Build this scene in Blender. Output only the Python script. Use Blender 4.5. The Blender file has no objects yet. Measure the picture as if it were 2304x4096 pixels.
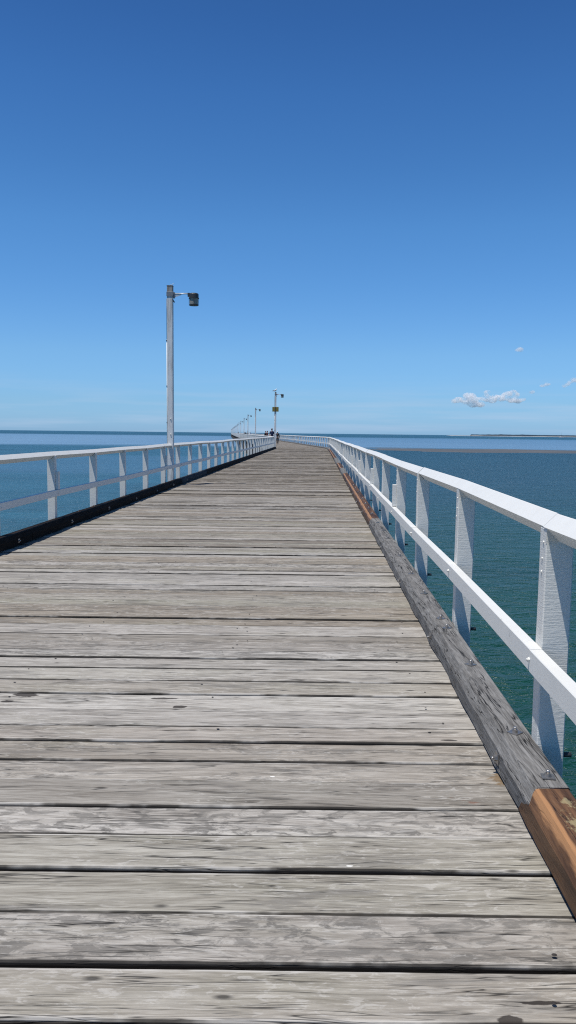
import bpy, math, random
from math import sin, cos, pi, radians
from mathutils import Vector, Matrix, noise
random.seed(7)
scene = bpy.context.scene
col = scene.collection

# ------------------------------------------------------------------ camera
EYE = 1.38
cam_d = bpy.data.cameras.new('camera'); cam = bpy.data.objects.new('camera', cam_d); col.objects.link(cam)
cam_d.sensor_fit = 'VERTICAL'; cam_d.sensor_height = 36.0; cam_d.lens = 36.0 * 3078 / 4096
cam_d.clip_start = 0.05; cam_d.clip_end = 120000
_p = math.atan(315 / 3078); _r = 0.0113
_R = Vector((1, 0, 0)); _U = Vector((0, sin(_p), cos(_p))); _F = Vector((0, cos(_p), -sin(_p)))
_R2 = cos(_r) * _R + sin(_r) * _U; _U2 = -sin(_r) * _R + cos(_r) * _U
cam.matrix_world = Matrix(((_R2.x, _U2.x, -_F.x, 0), (_R2.y, _U2.y, -_F.y, 0), (_R2.z, _U2.z, -_F.z, EYE), (0, 0, 0, 1)))
scene.camera = cam
scene.render.resolution_x = 576; scene.render.resolution_y = 1024

# ------------------------------------------------------------------ light
SUN = Vector((-0.24, -0.235, 1)).normalized()
sun_d = bpy.data.lights.new('sun', 'SUN'); sun = bpy.data.objects.new('sun', sun_d); col.objects.link(sun)
sun_d.energy = 4.7; sun_d.angle = radians(0.53); sun_d.color = (1.0, 0.965, 0.91)
sun.rotation_euler = SUN.to_track_quat('Z', 'Y').to_euler()
world = bpy.data.worlds.new('World'); scene.world = world; world.use_nodes = True
wn = world.node_tree; bg = wn.nodes['Background']
sky = wn.nodes.new('ShaderNodeTexSky'); sky.sky_type = 'NISHITA'; sky.sun_disc = False
sky.sun_elevation = math.asin(SUN.z); sky.sun_rotation = math.atan2(SUN.x, SUN.y) % (2 * pi)
sky.altitude = 0; sky.air_density = 1.0; sky.dust_density = 0.3; sky.ozone_density = 2.0
# clear-day grading of the sky dome by elevation (deeper blue overhead, no yellow at the horizon)
_tc = wn.nodes.new('ShaderNodeTexCoord'); _sx = wn.nodes.new('ShaderNodeSeparateXYZ'); wn.links.new(_tc.outputs['Generated'], _sx.inputs[0])
_rp = wn.nodes.new('ShaderNodeValToRGB'); wn.links.new(_sx.outputs[2], _rp.inputs[0])
_st = [(.004, (.37, .68, 1.33)), (.038, (.38, .665, 1.14)), (.099, (.432, .721, 1.078)), (.181, (.388, .715, 1.066)), (.247, (.367, .716, 1.056)), (.309, (.319, .656, 1.0)), (.385, (.278, .601, .963)), (.452, (.236, .526, .878)), (.62, (.20, .42, .66)), (1.0, (.19, .38, .56))]
while len(_rp.color_ramp.elements) < len(_st): _rp.color_ramp.elements.new(.5)
for _e, (_p_, _c_) in zip(_rp.color_ramp.elements, _st): _e.position = _p_; _e.color = (*_c_, 1)
_mx = wn.nodes.new('ShaderNodeVectorMath'); _mx.operation = 'MULTIPLY'
wn.links.new(sky.outputs[0], _mx.inputs[0]); wn.links.new(_rp.outputs[0], _mx.inputs[1])
_ns = wn.nodes.new('ShaderNodeTexNoise'); _vm = wn.nodes.new('ShaderNodeVectorMath'); _vm.operation = 'MULTIPLY'; _vm.inputs[1].default_value = (5, 5, 90)
wn.links.new(_tc.outputs['Generated'], _vm.inputs[0]); wn.links.new(_vm.outputs[0], _ns.inputs['Vector']); _ns.inputs['Scale'].default_value = 1; _ns.inputs['Detail'].default_value = 6
_m1 = wn.nodes.new('ShaderNodeMapRange'); wn.links.new(_ns.outputs[0], _m1.inputs[0]); _m1.inputs[1].default_value = .45; _m1.inputs[2].default_value = .72; _m1.inputs[4].default_value = .5
_m2 = wn.nodes.new('ShaderNodeMapRange'); wn.links.new(_sx.outputs[2], _m2.inputs[0]); _m2.inputs[1].default_value = .075; _m2.inputs[2].default_value = .02
_m3 = wn.nodes.new('ShaderNodeMath'); _m3.operation = 'MULTIPLY'; wn.links.new(_m1.outputs[0], _m3.inputs[0]); wn.links.new(_m2.outputs[0], _m3.inputs[1])
_hz = wn.nodes.new('ShaderNodeMix'); _hz.data_type = 'RGBA'; wn.links.new(_m3.outputs[0], _hz.inputs[0]); wn.links.new(_mx.outputs[0], _hz.inputs[6]); _hz.inputs[7].default_value = (3.9, 5.0, 6.6, 1)
wn.links.new(_hz.outputs[2], bg.inputs[0]); bg.inputs[1].default_value = 0.12
scene.view_settings.view_transform = 'Standard'; scene.view_settings.look = 'None'
scene.view_settings.exposure = 0.0; scene.view_settings.gamma = 1.0
scene.cycles.volume_bounces = 16
scene.cycles.use_denoising = False
scene.cycles.filter_width = 1.15
scene.cycles.sample_clamp_indirect = 4.0

# ------------------------------------------------------------------ node helpers
class NT:
    def __init__(s, name):
        s.m = bpy.data.materials.new(name); s.m.use_nodes = True; s.t = s.m.node_tree
        s.b = s.t.nodes['Principled BSDF']; s.o = s.t.nodes['Material Output']
    def n(s, kind, **kw):
        nd = s.t.nodes.new('ShaderNode' + kind)
        for k, v in kw.items():
            if k.startswith('i_'):
                key = k[2:]
                nd.inputs[int(key) if key.isdigit() else key.replace('_', ' ')].default_value = v
            else: setattr(nd, k, v)
        return nd
    def l(s, a, b): s.t.links.new(a, b)
    def math(s, op, a, b=None, c=None, clamp=False):
        nd = s.n('Math', operation=op, use_clamp=clamp)
        for i, v in enumerate((a, b, c)):
            if v is None: continue
            if isinstance(v, (int, float)): nd.inputs[i].default_value = v
            else: s.l(v, nd.inputs[i])
        return nd.outputs[0]
    def vscale(s, v, sc, off=None):
        nd = s.n('VectorMath', operation='MULTIPLY'); s.l(v, nd.inputs[0]); nd.inputs[1].default_value = sc
        if off is None: return nd.outputs[0]
        a = s.n('VectorMath', operation='ADD'); s.l(nd.outputs[0], a.inputs[0]); s.l(off, a.inputs[1]); return a.outputs[0]
    def noise(s, v, scale=1.0, detail=4, rough=.55, dist=0.0):
        nd = s.n('TexNoise'); s.l(v, nd.inputs['Vector'])
        nd.inputs['Scale'].default_value = scale; nd.inputs['Detail'].default_value = detail
        nd.inputs['Roughness'].default_value = rough; nd.inputs['Distortion'].default_value = dist
        return nd.outputs[0]
    def rng(s, v, a, b, c=0.0, d=1.0, smooth=False):
        nd = s.n('MapRange'); nd.interpolation_type = 'SMOOTHSTEP' if smooth else 'LINEAR'
        s.l(v, nd.inputs[0])
        for i, x in enumerate((a, b, c, d)): nd.inputs[i + 1].default_value = x
        return nd.outputs[0]
    def mix(s, f, a, b, mode='MIX'):
        nd = s.n('Mix', data_type='RGBA', blend_type=mode)
        for sock, v in ((nd.inputs[0], f), (nd.inputs[6], a), (nd.inputs[7], b)):
            if isinstance(v, (int, float)): sock.default_value = v
            elif isinstance(v, tuple): sock.default_value = (*v, 1)
            else: s.l(v, sock)
        return nd.outputs[2]
    def ramp(s, v, stops):
        nd = s.n('ValToRGB'); s.l(v, nd.inputs[0]); e = nd.color_ramp.elements
        while len(e) < len(stops): e.new(0.5)
        for el, (p, c) in zip(e, stops): el.position = p; el.color = (*c, 1)
        return nd.outputs[0]
    def color(s, c): s.l(c, s.b.inputs['Base Color']) if not isinstance(c, tuple) else setattr(s.b.inputs['Base Color'], 'default_value', (*c, 1))
    def bump(s, h, strength=.5, dist=.01):
        nd = s.n('Bump'); nd.inputs['Strength'].default_value = strength; nd.inputs['Distance'].default_value = dist
        s.l(h, nd.inputs['Height']); s.l(nd.outputs[0], s.b.inputs['Normal'])
    def rough(s, r):
        if isinstance(r, (int, float)): s.b.inputs['Roughness'].default_value = r
        else: s.l(r, s.b.inputs['Roughness'])

def wood(name, dark, mid, light, axis='X', blotch=.6, crack=1.0, var=.25, green=0.0, scale=1.0, bump=.5, rough=.85, island=True, edges=False, spec=.3):
    t = NT(name)
    tc = t.n('TexCoord').outputs['Object']
    geo = t.n('NewGeometry').outputs['Random Per Island']
    if island:
        off = t.n('CombineXYZ')
        t.l(t.math('MULTIPLY', geo, 37.0), off.inputs[0]); t.l(t.math('MULTIPLY', geo, 91.0), off.inputs[1]); t.l(t.math('MULTIPLY', geo, 53.0), off.inputs[2])
        a = t.n('VectorMath', operation='ADD'); t.l(tc, a.inputs[0]); t.l(off.outputs[0], a.inputs[1]); v0 = a.outputs[0]
    else: v0 = tc
    def sc(al, cr):
        al *= scale; cr *= scale
        return {'X': (al, cr, cr), 'Y': (cr, al, cr), 'Z': (cr, cr, al)}[axis]
    # slow sideways wander of the grain
    wob = t.noise(t.vscale(v0, sc(1.1, 3)), 1, 2)
    wv = t.n('CombineXYZ'); k = {'X': 1, 'Y': 0, 'Z': 0}[axis]; t.l(t.math('MULTIPLY', wob, .07), wv.inputs[k])
    a2 = t.n('VectorMath', operation='ADD'); t.l(v0, a2.inputs[0]); t.l(wv.outputs[0], a2.inputs[1]); v = a2.outputs[0]
    g1 = t.noise(t.vscale(v, sc(2.3, 40)), 1, 7, .66, .3)
    g2 = t.noise(t.vscale(v, sc(10, 165)), 1, 4, .68)
    g3 = t.noise(t.vscale(v, sc(.7, 7)), 1, 4, .6)
    s = t.math('ADD', t.math('MULTIPLY', g1, .45), t.math('ADD', t.math('MULTIPLY', g2, .38), t.math('MULTIPLY', g3, .17)))
    c = t.ramp(s, [(.34, dark), (.47, mid), (.60, light)])
    if var:
        c = t.mix(1.0, c, t.n('Attribute', attribute_name='tone').outputs['Color'], 'MULTIPLY')
    if green:
        gm = t.rng(t.noise(t.vscale(v0, sc(.8, 3)), 1, 3), .52, .7)
        c = t.mix(t.math('MULTIPLY', gm, green), c, (.21, .205, .135))
    if blotch:
        # worn-off skin of the board: sharp edged curling patches of darker grey, on some boards only
        pick = t.n('Attribute', attribute_name='mottle').outputs['Fac'] if edges else .6
        b1 = t.noise(t.vscale(v0, sc(9, 20)), 1, 6, .66, .9)
        where = t.rng(t.noise(t.vscale(v0, sc(1.6, 6)), 1, 3), .40, .52)
        b1 = t.math('ADD', b1, t.math('MULTIPLY', t.math('SUBTRACT', g2, .5), .45))
        bm = t.math('MULTIPLY', t.math('MULTIPLY', t.rng(b1, .49, .56), (t.math('MAXIMUM', where, t.rng(pick, .8, 1.0, 0, .8)) if edges else where)), pick)
        c = t.mix(t.math('MULTIPLY', bm, blotch), c, tuple(x * .46 for x in mid))
        b2 = t.noise(t.vscale(v0, sc(14, 40)), 1, 5, .66, 1.0)
        c = t.mix(t.math('MULTIPLY', t.math('MULTIPLY', t.rng(t.math('ADD', b2, t.math('MULTIPLY', t.math('SUBTRACT', g2, .5), .4)), .53, .62), where), blotch * .5), c, tuple(min(1, x * 1.25) for x in light))
        b3 = t.noise(t.vscale(v0, sc(2.2, 11)), 1, 5, .6, .8)
        c = t.mix(t.math('MULTIPLY', t.rng(b3, .56, .66), blotch * .7), c, tuple(x * .62 for x in mid))
    if edges:
        at = t.n('Attribute', attribute_name='edge')
        en = t.noise(t.vscale(v0, sc(2.2, 1.0)), 1, 4, .6)
        hi = t.math('MULTIPLY', t.rng(at.outputs['Fac'], .2, .9), t.rng(en, .50, .60))
        c = t.mix(t.math('MULTIPLY', hi, .8), c, tuple(min(1, x * 1.35) for x in light))
        lo = t.math('MULTIPLY', t.rng(at.outputs['Fac'], .3, 1.0), t.rng(en, .47, .38))
        c = t.mix(t.math('MULTIPLY', lo, .75), c, tuple(x * .35 for x in dark))
        seam = t.math('MULTIPLY', t.rng(at.outputs['Fac'], .78, 1.0), t.rng(en, .60, .50, .3, .85))
        c = t.mix(seam, c, tuple(x * .22 for x in dark))
        c = t.mix(t.math('MULTIPLY', t.rng(at.outputs['Fac'], 1.02, 1.25), t.rng(t.math('FRACT', t.math('MULTIPLY', geo, 13.3)), .25, .35, .45, 1)), c, (.010, .008, .007))   # gap shade painted onto the board sides
    # knots and pits
    vo = t.n('TexVoronoi', feature='F1'); t.l(t.vscale(v0, sc(2.6, 7)), vo.inputs['Vector']); vo.inputs['Scale'].default_value = 1
    pit = t.rng(vo.outputs['Distance'], .035, .085, 1, 0)
    c = t.mix(t.math('MULTIPLY', pit, .8), c, tuple(x * .22 for x in dark))
    # drying cracks along the grain
    cr1 = t.noise(t.vscale(v, sc(.75, 17)), 1, 3, .6)
    line = t.rng(t.math('ABSOLUTE', t.math('SUBTRACT', cr1, .5)), .0, .013, 1, 0)
    cm = t.rng(t.noise(t.vscale(v0, sc(1.6, 8)), 1, 3), .47, .56)
    cr2 = t.noise(t.vscale(v, sc(2.2, 55)), 1, 2, .5)
    line2 = t.rng(t.math('ABSOLUTE', t.math('SUBTRACT', cr2, .5)), .0, .024, 1, 0)
    cm2 = t.rng(t.noise(t.vscale(v0, sc(2.6, 15)), 1, 2), .495, .58)
    cc = t.math('MAXIMUM', t.math('MULTIPLY', line, cm), t.math('MULTIPLY', t.math('MULTIPLY', line2, cm2), .8))
    cc = t.math('MULTIPLY', cc, crack, clamp=True)
    c = t.mix(cc, c, tuple(x * .16 for x in dark))
    t.c_ = c; t.tc_ = tc; t.g2_ = g2
    t.color(c); t.rough(rough); t.b.inputs['Specular IOR Level'].default_value = spec
    h = t.math('SUBTRACT', t.math('ADD', t.math('MULTIPLY', g1, .6), t.math('MULTIPLY', g2, .4)), t.math('MULTIPLY', t.math('MAXIMUM', cc, pit), .9))
    t.bump(h, bump, .006)
    return t

M = {}
def deck_mat():
    t = wood('weathered_deck_wood', (.118, .104, .089), (.270, .250, .222), (.415, .394, .360), 'X', blotch=.85, var=.42, green=.22, edges=True)
    c = t.c_; tc = t.tc_; sp = t.n('SeparateXYZ'); t.l(tc, sp.inputs[0])
    nz = t.noise(t.vscale(tc, (14, 22, 10)), 1, 4, .6, .6)
    def stain(c, x, y, rx, ry, colr, k, sk=0.0, brk=0.0):
        dx = t.math('DIVIDE', t.math('SUBTRACT', sp.outputs[0], x), rx)
        dy = t.math('DIVIDE', t.math('SUBTRACT', t.math('ADD', sp.outputs[1], t.math('MULTIPLY', sp.outputs[0], sk)), y + sk * x), ry)
        d = t.math('ADD', t.math('SQRT', t.math('ADD', t.math('MULTIPLY', dx, dx), t.math('MULTIPLY', dy, dy))), t.math('MULTIPLY', t.math('ADD', nz, t.math('MULTIPLY', t.g2_, brk)), 1.6))
        return t.mix(t.math('MULTIPLY', t.rng(d, 1.45, 1.62, 1, 0), k), c, colr)
    oil = (.030, .024, .020)
    for x, y, rx, ry in ((-1.372, 3.925, .085, .032), (-1.43, 3.835, .055, .020), (-.534, 3.79, .055, .028), (-.63, 3.895, .10, .012), (.739, 3.376, .045, .016), (.545, 1.703, .035, .02), (.64, 1.765, .06, .010)):
        c = stain(c, x, y, rx, ry, oil, .9)
    c = stain(c, .70, 2.795, .19, .055, (.17, .060, .030), .5, .45, .9)
    c = stain(c, .88, 2.99, .10, .16, (.15, .085, .025), .7, 0, .5)
    for x, y in ((.212, 2.348), (.382, 2.727), (-.052, 3.003)):
        c = stain(c, x, y, .013, .006, (.75, .73, .68), .9)
    # boards farther out are browner and darker
    far = t.rng(t.math('ADD', sp.outputs[1], t.math('MULTIPLY', t.math('SUBTRACT', t.n('NewGeometry').outputs['Random Per Island'], .5), 9.0)), 7.5, 20.0)
    c = t.mix(t.math('MULTIPLY', far, .72), c, t.mix(1.0, c, (.66, .62, .58), 'MULTIPLY'))
    t.color(c); return t.m
M['deck'] = deck_mat()
M['deck_far'] = M['deck']
M['kerb_grey'] = wood('grey_kerb_wood', (.062, .057, .053), (.140, .134, .126), (.255, .247, .235), 'Y', blotch=.35, var=.0, crack=1.3, bump=.8).m
def kerb_brown():
    t = wood('oiled_brown_kerb_wood', (.030, .012, .006), (.088, .043, .021), (.165, .084, .040), 'Y', blotch=.0, var=.0, crack=1.0, bump=.4, rough=.6)
    tc = t.n('TexCoord').outputs['Object']
    src = t.b.inputs['Base Color'].links[0].from_socket
    big = t.noise(t.vscale(tc, (9, 1.0, 9)), 1, 3, .5, .5)
    c = t.mix(t.rng(big, .42, .60, 0, .8), src, (.030, .014, .008))
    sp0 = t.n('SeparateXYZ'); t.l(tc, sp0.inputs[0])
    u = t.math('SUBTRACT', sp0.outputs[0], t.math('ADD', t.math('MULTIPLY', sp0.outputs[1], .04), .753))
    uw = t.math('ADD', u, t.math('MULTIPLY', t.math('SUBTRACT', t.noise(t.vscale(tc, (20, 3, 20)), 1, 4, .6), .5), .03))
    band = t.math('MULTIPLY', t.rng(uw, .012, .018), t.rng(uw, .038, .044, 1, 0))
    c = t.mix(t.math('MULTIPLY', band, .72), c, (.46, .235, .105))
    # pale lichen-like crust on the upper face
    sp = t.n('SeparateXYZ'); t.l(tc, sp.inputs[0])
    def spot(x, y, rx, ry):
        dx = t.math('DIVIDE', t.math('SUBTRACT', sp.outputs[0], x), rx); dy = t.math('DIVIDE', t.math('SUBTRACT', sp.outputs[1], y), ry)
        return t.math('SQRT', t.math('ADD', t.math('MULTIPLY', dx, dx), t.math('MULTIPLY', dy, dy)))
    nz = t.noise(t.vscale(tc, (45, 30, 30)), 1, 5, .7)
    m1 = t.rng(t.math('ADD', spot(.935, 2.33, .034, .13), t.math('MULTIPLY', nz, 3.2)), 1.9, 2.35, 1, 0)
    m2 = t.rng(t.math('ADD', spot(.962, 2.50, .028, .06), t.math('MULTIPLY', nz, 3.2)), 1.85, 2.25, 1, 0)
    c = t.mix(t.math('MULTIPLY', t.math('MAXIMUM', m1, m2), .7), c, (.34, .28, .15))
    t.color(c)
    return t.m
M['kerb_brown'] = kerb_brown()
M['kerb_dark'] = wood('shaded_kerb_wood', (.004, .0035, .003), (.010, .008, .007), (.028, .018, .013), 'Y', blotch=.0, var=.0, bump=.4, rough=.85, spec=.08).m  # shade on the left kerb put into its near-black wood colour
M['kerb_blue'] = wood('dull_kerb_wood', (.015, .018, .022), (.032, .038, .046), (.06, .07, .08), 'Y', blotch=.2, var=.0, spec=.1).m
M['pile'] = wood('pile_wood', (.03, .025, .022), (.07, .062, .055), (.13, .115, .10), 'Z', blotch=.3, var=.0).m
M['raw_pole'] = wood('bare_pole_wood', (.12, .105, .09), (.24, .22, .20), (.36, .34, .31), 'Z', blotch=.2, var=.0).m
M['beam'] = wood('beam_wood', (.02, .017, .015), (.05, .043, .038), (.10, .085, .072), 'Y', blotch=.2, var=.0).m

def white_paint(name, base=(.665, .655, .61), saw=True, wear=.0, k=1.0):
    t = NT(name); tc = t.n('TexCoord').outputs['Object']
    lump = t.noise(t.vscale(tc, (60, 60, 90)), 1, 5, .7, .6)
    sawn = t.noise(t.vscale(tc, (14, 14, 210)), 1, 3, .6, .2)
    fine = t.noise(t.vscale(tc, (7, 7, 7)), 1, 4, .6)
    c = t.mix(t.rng(fine, .35, .7, 0, .35), base, tuple(x * .86 for x in base))
    vo = t.n('TexVoronoi'); t.l(t.vscale(tc, (9, 9, 6)), vo.inputs['Vector']); vo.inputs['Scale'].default_value = 1
    chip = t.rng(t.math('ADD', vo.outputs['Distance'], t.math('MULTIPLY', lump, .12)), .10, .125, 1, 0)
    c = t.mix(t.math('MULTIPLY', chip, .45), c, (.30, .29, .27))
    if wear:
        w = t.noise(t.vscale(tc, (10, 10, 1.1)), 1, 5, .65, .3)
        c = t.mix(t.rng(w, .48, .62, 0, wear), c, (.34, .335, .32))
    t.color(c); t.rough(.48)
    h = t.math('ADD', t.math('MULTIPLY', lump, .45 * k), t.math('MULTIPLY', sawn, (.55 if saw else .1) * k))
    t.bump(h, .55, .006)
    return t.m
M['white'] = white_paint('white_rail_paint', base=(.71, .70, .655), saw=False, k=.35)
M['white_post'] = white_paint('white_post_paint', saw=True)
M['pole_paint'] = white_paint('worn_pole_paint', (.64, .645, .635), saw=False, wear=.65, k=.5)
def plain(name, c, rough=.5, metal=0.0, vary=.25, sc=30, bump=.0):
    t = NT(name); tc = t.n('TexCoord').outputs['Object']; nz = t.noise(tc, sc, 4, .6)
    t.color(t.mix(t.rng(nz, .35, .7, 0, 1), c, tuple(x * (1 - vary) for x in c))); t.rough(rough)
    t.b.inputs['Metallic'].default_value = metal
    if bump: t.bump(nz, bump, .003)
    return t.m
M['steel'] = plain('galvanised_steel', (.42, .40, .38), .38, .85, .35, 60)
M['nail'] = plain('old_iron_nail', (.035, .028, .024), .8, 0, .4, 90)
M['rust'] = plain('rusty_steel', (.16, .10, .07), .6, .4, .5, 90)
M['darkmetal'] = plain('dark_metal', (.055, .055, .055), .45, .3, .2)
M['greymetal'] = plain('grey_bracket_metal', (.22, .23, .24), .5, .4, .2)
M['arm'] = plain('pale_arm_metal', (.62, .64, .65), .4, .2, .15)
M['sign'] = plain('ochre_sign_back', (.205, .165, .035), .55, 0, .15)
M['signedge'] = plain('sign_frame_dark', (.06, .06, .045), .5, 0, .1)
M['skin'] = plain('skin', (.42, .25, .17), .55, 0, .1)
M['navy'] = plain('navy_cloth', (.012, .022, .075), .85, 0, .25, 12)
M['black'] = plain('black_cloth', (.012, .012, .016), .85, 0, .25, 12)
M['maroon'] = plain('dull_red_cloth', (.10, .03, .035), .85, 0, .25, 12)
M['greycloth'] = plain('grey_cloth', (.22, .23, .25), .85, 0, .25, 12)
M['whitecloth'] = plain('white_cloth', (.78, .78, .77), .8, 0, .08, 12)
M['hair'] = plain('dark_hair', (.02, .014, .01), .6, 0, .2, 40)
M['gullwhite'] = plain('white_feather', (.80, .80, .79), .7, 0, .06)
M['gullgrey'] = plain('grey_feather', (.28, .29, .31), .7, 0, .15)
M['gullred'] = plain('red_bill', (.35, .05, .03), .5, 0, .1)
M['gel'] = plain('white_hull', (.80, .80, .79), .3, 0, .05, 1)
M['tint'] = plain('dark_window', (.02, .025, .03), .1, 0, .1, 1)
M['sand'] = plain('pale_beach_sand', (.60, .58, .53), .9, 0, .15, .02)
def lens_mat():
    t = NT('ribbed_lamp_lens'); tc = t.n('TexCoord').outputs['Object']
    w = t.n('TexWave', wave_type='BANDS', bands_direction='Z'); t.l(tc, w.inputs['Vector']); w.inputs['Scale'].default_value = 14
    t.color(t.mix(w.outputs[0], (.24, .235, .20), (.44, .43, .37))); t.rough(.25)
    t.b.inputs['Transmission Weight'].default_value = .25
    t.bump(w.outputs[0], .4, .005); return t.m
M['lens'] = lens_mat()

# ------------------------------------------------------------------ mesh helpers
class MB:
    def __init__(s): s.v = []; s.f = []; s.sm = []
    def add(s, vs, fs, smooth=False):
        o = len(s.v); s.v += [tuple(v) for v in vs]
        for f in fs: s.f.append(tuple(i + o for i in f)); s.sm.append(smooth)
        return s
    def box(s, x0, x1, y0, y1, z0, z1):
        return s.add([(x0, y0, z0), (x1, y0, z0), (x1, y1, z0), (x0, y1, z0), (x0, y0, z1), (x1, y0, z1), (x1, y1, z1), (x0, y1, z1)],
                     [(0, 3, 2, 1), (4, 5, 6, 7), (0, 1, 5, 4), (1, 2, 6, 5), (2, 3, 7, 6), (3, 0, 4, 7)])
    def bbox(s, x0, x1, y0, y1, z0, z1, b=.004):
        """box with chamfered edges"""
        xs = (x0, x1); ys = (y0, y1); zs = (z0, z1); vs = []; idx = {}
        for i in (0, 1):
            for j in (0, 1):
                for k in (0, 1):
                    sx = b if i == 0 else -b; sy = b if j == 0 else -b; sz = b if k == 0 else -b
                    for a, p in enumerate(((xs[i], ys[j] + sy, zs[k] + sz), (xs[i] + sx, ys[j], zs[k] + sz), (xs[i] + sx, ys[j] + sy, zs[k]))):
                        idx[(i, j, k, a)] = len(vs); vs.append(p)
        fs = []
        for i in (0, 1):
            q = [idx[(i, j, k, 0)] for j, k in ((0, 0), (1, 0), (1, 1), (0, 1))]; fs.append(q if i else q[::-1])
            q = [idx[(j, i, k, 1)] for j, k in ((0, 0), (1, 0), (1, 1), (0, 1))]; fs.append(q[::-1] if i else q)
            q = [idx[(j, k, i, 2)] for j, k in ((0, 0), (1, 0), (1, 1), (0, 1))]; fs.append(q if i else q[::-1])
        for i in (0, 1):
            for j in (0, 1):
                fs.append((idx[(i, j, 0, 0)], idx[(i, j, 1, 0)], idx[(i, j, 1, 1)], idx[(i, j, 0, 1)]))
                fs.append((idx[(i, 0, j, 0)], idx[(i, 1, j, 0)], idx[(i, 1, j, 2)], idx[(i, 0, j, 2)]))
                fs.append((idx[(0, i, j, 1)], idx[(1, i, j, 1)], idx[(1, i, j, 2)], idx[(0, i, j, 2)]))
                for k in (0, 1): fs.append((idx[(i, j, k, 0)], idx[(i, j, k, 1)], idx[(i, j, k, 2)]))
        return s.add(vs, fs)
    def loft(s, rings, caps=True, smooth=False):
        n = len(rings[0]); vs = [p for r in rings for p in r]; fs = []
        for a in range(len(rings) - 1):
            for i in range(n):
                j = (i + 1) % n; fs.append((a * n + i, a * n + j, (a + 1) * n + j, (a + 1) * n + i))
        if caps: fs.append(tuple(range(n))[::-1]); fs.append(tuple((len(rings) - 1) * n + i for i in range(n)))
        return s.add(vs, fs, smooth)
    def tube(s, p0, p1, r0, r1=None, n=10, smooth=True):
        r1 = r0 if r1 is None else r1; p0 = Vector(p0); p1 = Vector(p1); d = (p1 - p0).normalized()
        u = d.orthogonal().normalized(); w = d.cross(u)
        return s.loft([[p + (u * cos(2 * pi * i / n) + w * sin(2 * pi * i / n)) * r for i in range(n)] for p, r in ((p0, r0), (p1, r1))], True, smooth)
    def ball(s, c, r, n=10, m=7):
        rx, ry, rz = r if isinstance(r, tuple) else (r, r, r); rings = []
        for j in range(m + 1):
            a = pi * (j + .02) / (m + .04); rings.append([(c[0] + rx * sin(a) * cos(2 * pi * i / n), c[1] + ry * sin(a) * sin(2 * pi * i / n), c[2] - rz * cos(a)) for i in range(n)])
        return s.loft(rings, True, True)
    def mesh(s, name, mat):
        me = bpy.data.meshes.new(name); me.from_pydata(s.v, [], s.f); me.materials.append(mat)
        me.polygons.foreach_set('use_smooth', s.sm); me.update()
        import bmesh
        bm = bmesh.new(); bm.from_mesh(me); bmesh.ops.recalc_face_normals(bm, faces=bm.faces); bm.to_mesh(me); bm.free()
        return me
    def build(s, name, mat, parent=None, loc=(0, 0, 0), rz=0):
        return put(name, s.mesh(name, mat), parent, loc, rz)
def put(name, me, parent=None, loc=(0, 0, 0), rz=0):
    o = bpy.data.objects.new(name, me); col.objects.link(o); o.location = loc; o.rotation_euler = (0, 0, rz)
    if parent: o.parent = parent
    return o
def tag(o, label=None, cat=None, group=None, kind=None):
    if label: o['label'] = label
    if cat: o['category'] = cat
    if group: o['group'] = group
    if kind: o['kind'] = kind
    return o
def empty(name, loc=(0, 0, 0), rz=0):
    o = bpy.data.objects.new(name, None); o.empty_display_size = .2; col.objects.link(o); o.location = loc; o.rotation_euler = (0, 0, rz); return o
def clone(o, parent=None):
    c = o.copy(); col.objects.link(c)
    if parent: c.parent = parent
    for ch in list(o.children): clone(ch, c)
    return c

# ------------------------------------------------------------------ layout of the jetty
SEA = -3.2
YK = 70.4; SL = -0.0797; YEND = 850.0
def Lx(Y): return -3.54 + .034 * Y if Y <= YK else -1.146 + SL * (Y - YK)     # inner foot of the left kerb
def Rx(Y):
    a = .753 + .04 * Y; b = 3.62 + SL * (Y - 70); k = .30                      # inner foot of the right kerb, rounded bend
    return min(a, b) - k * math.exp(-abs(a - b) / .6) * .35
def ang(fx, Y): return -math.atan((fx(Y + .5) - fx(Y - .5)))                    # rotation about z of the line there

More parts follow.
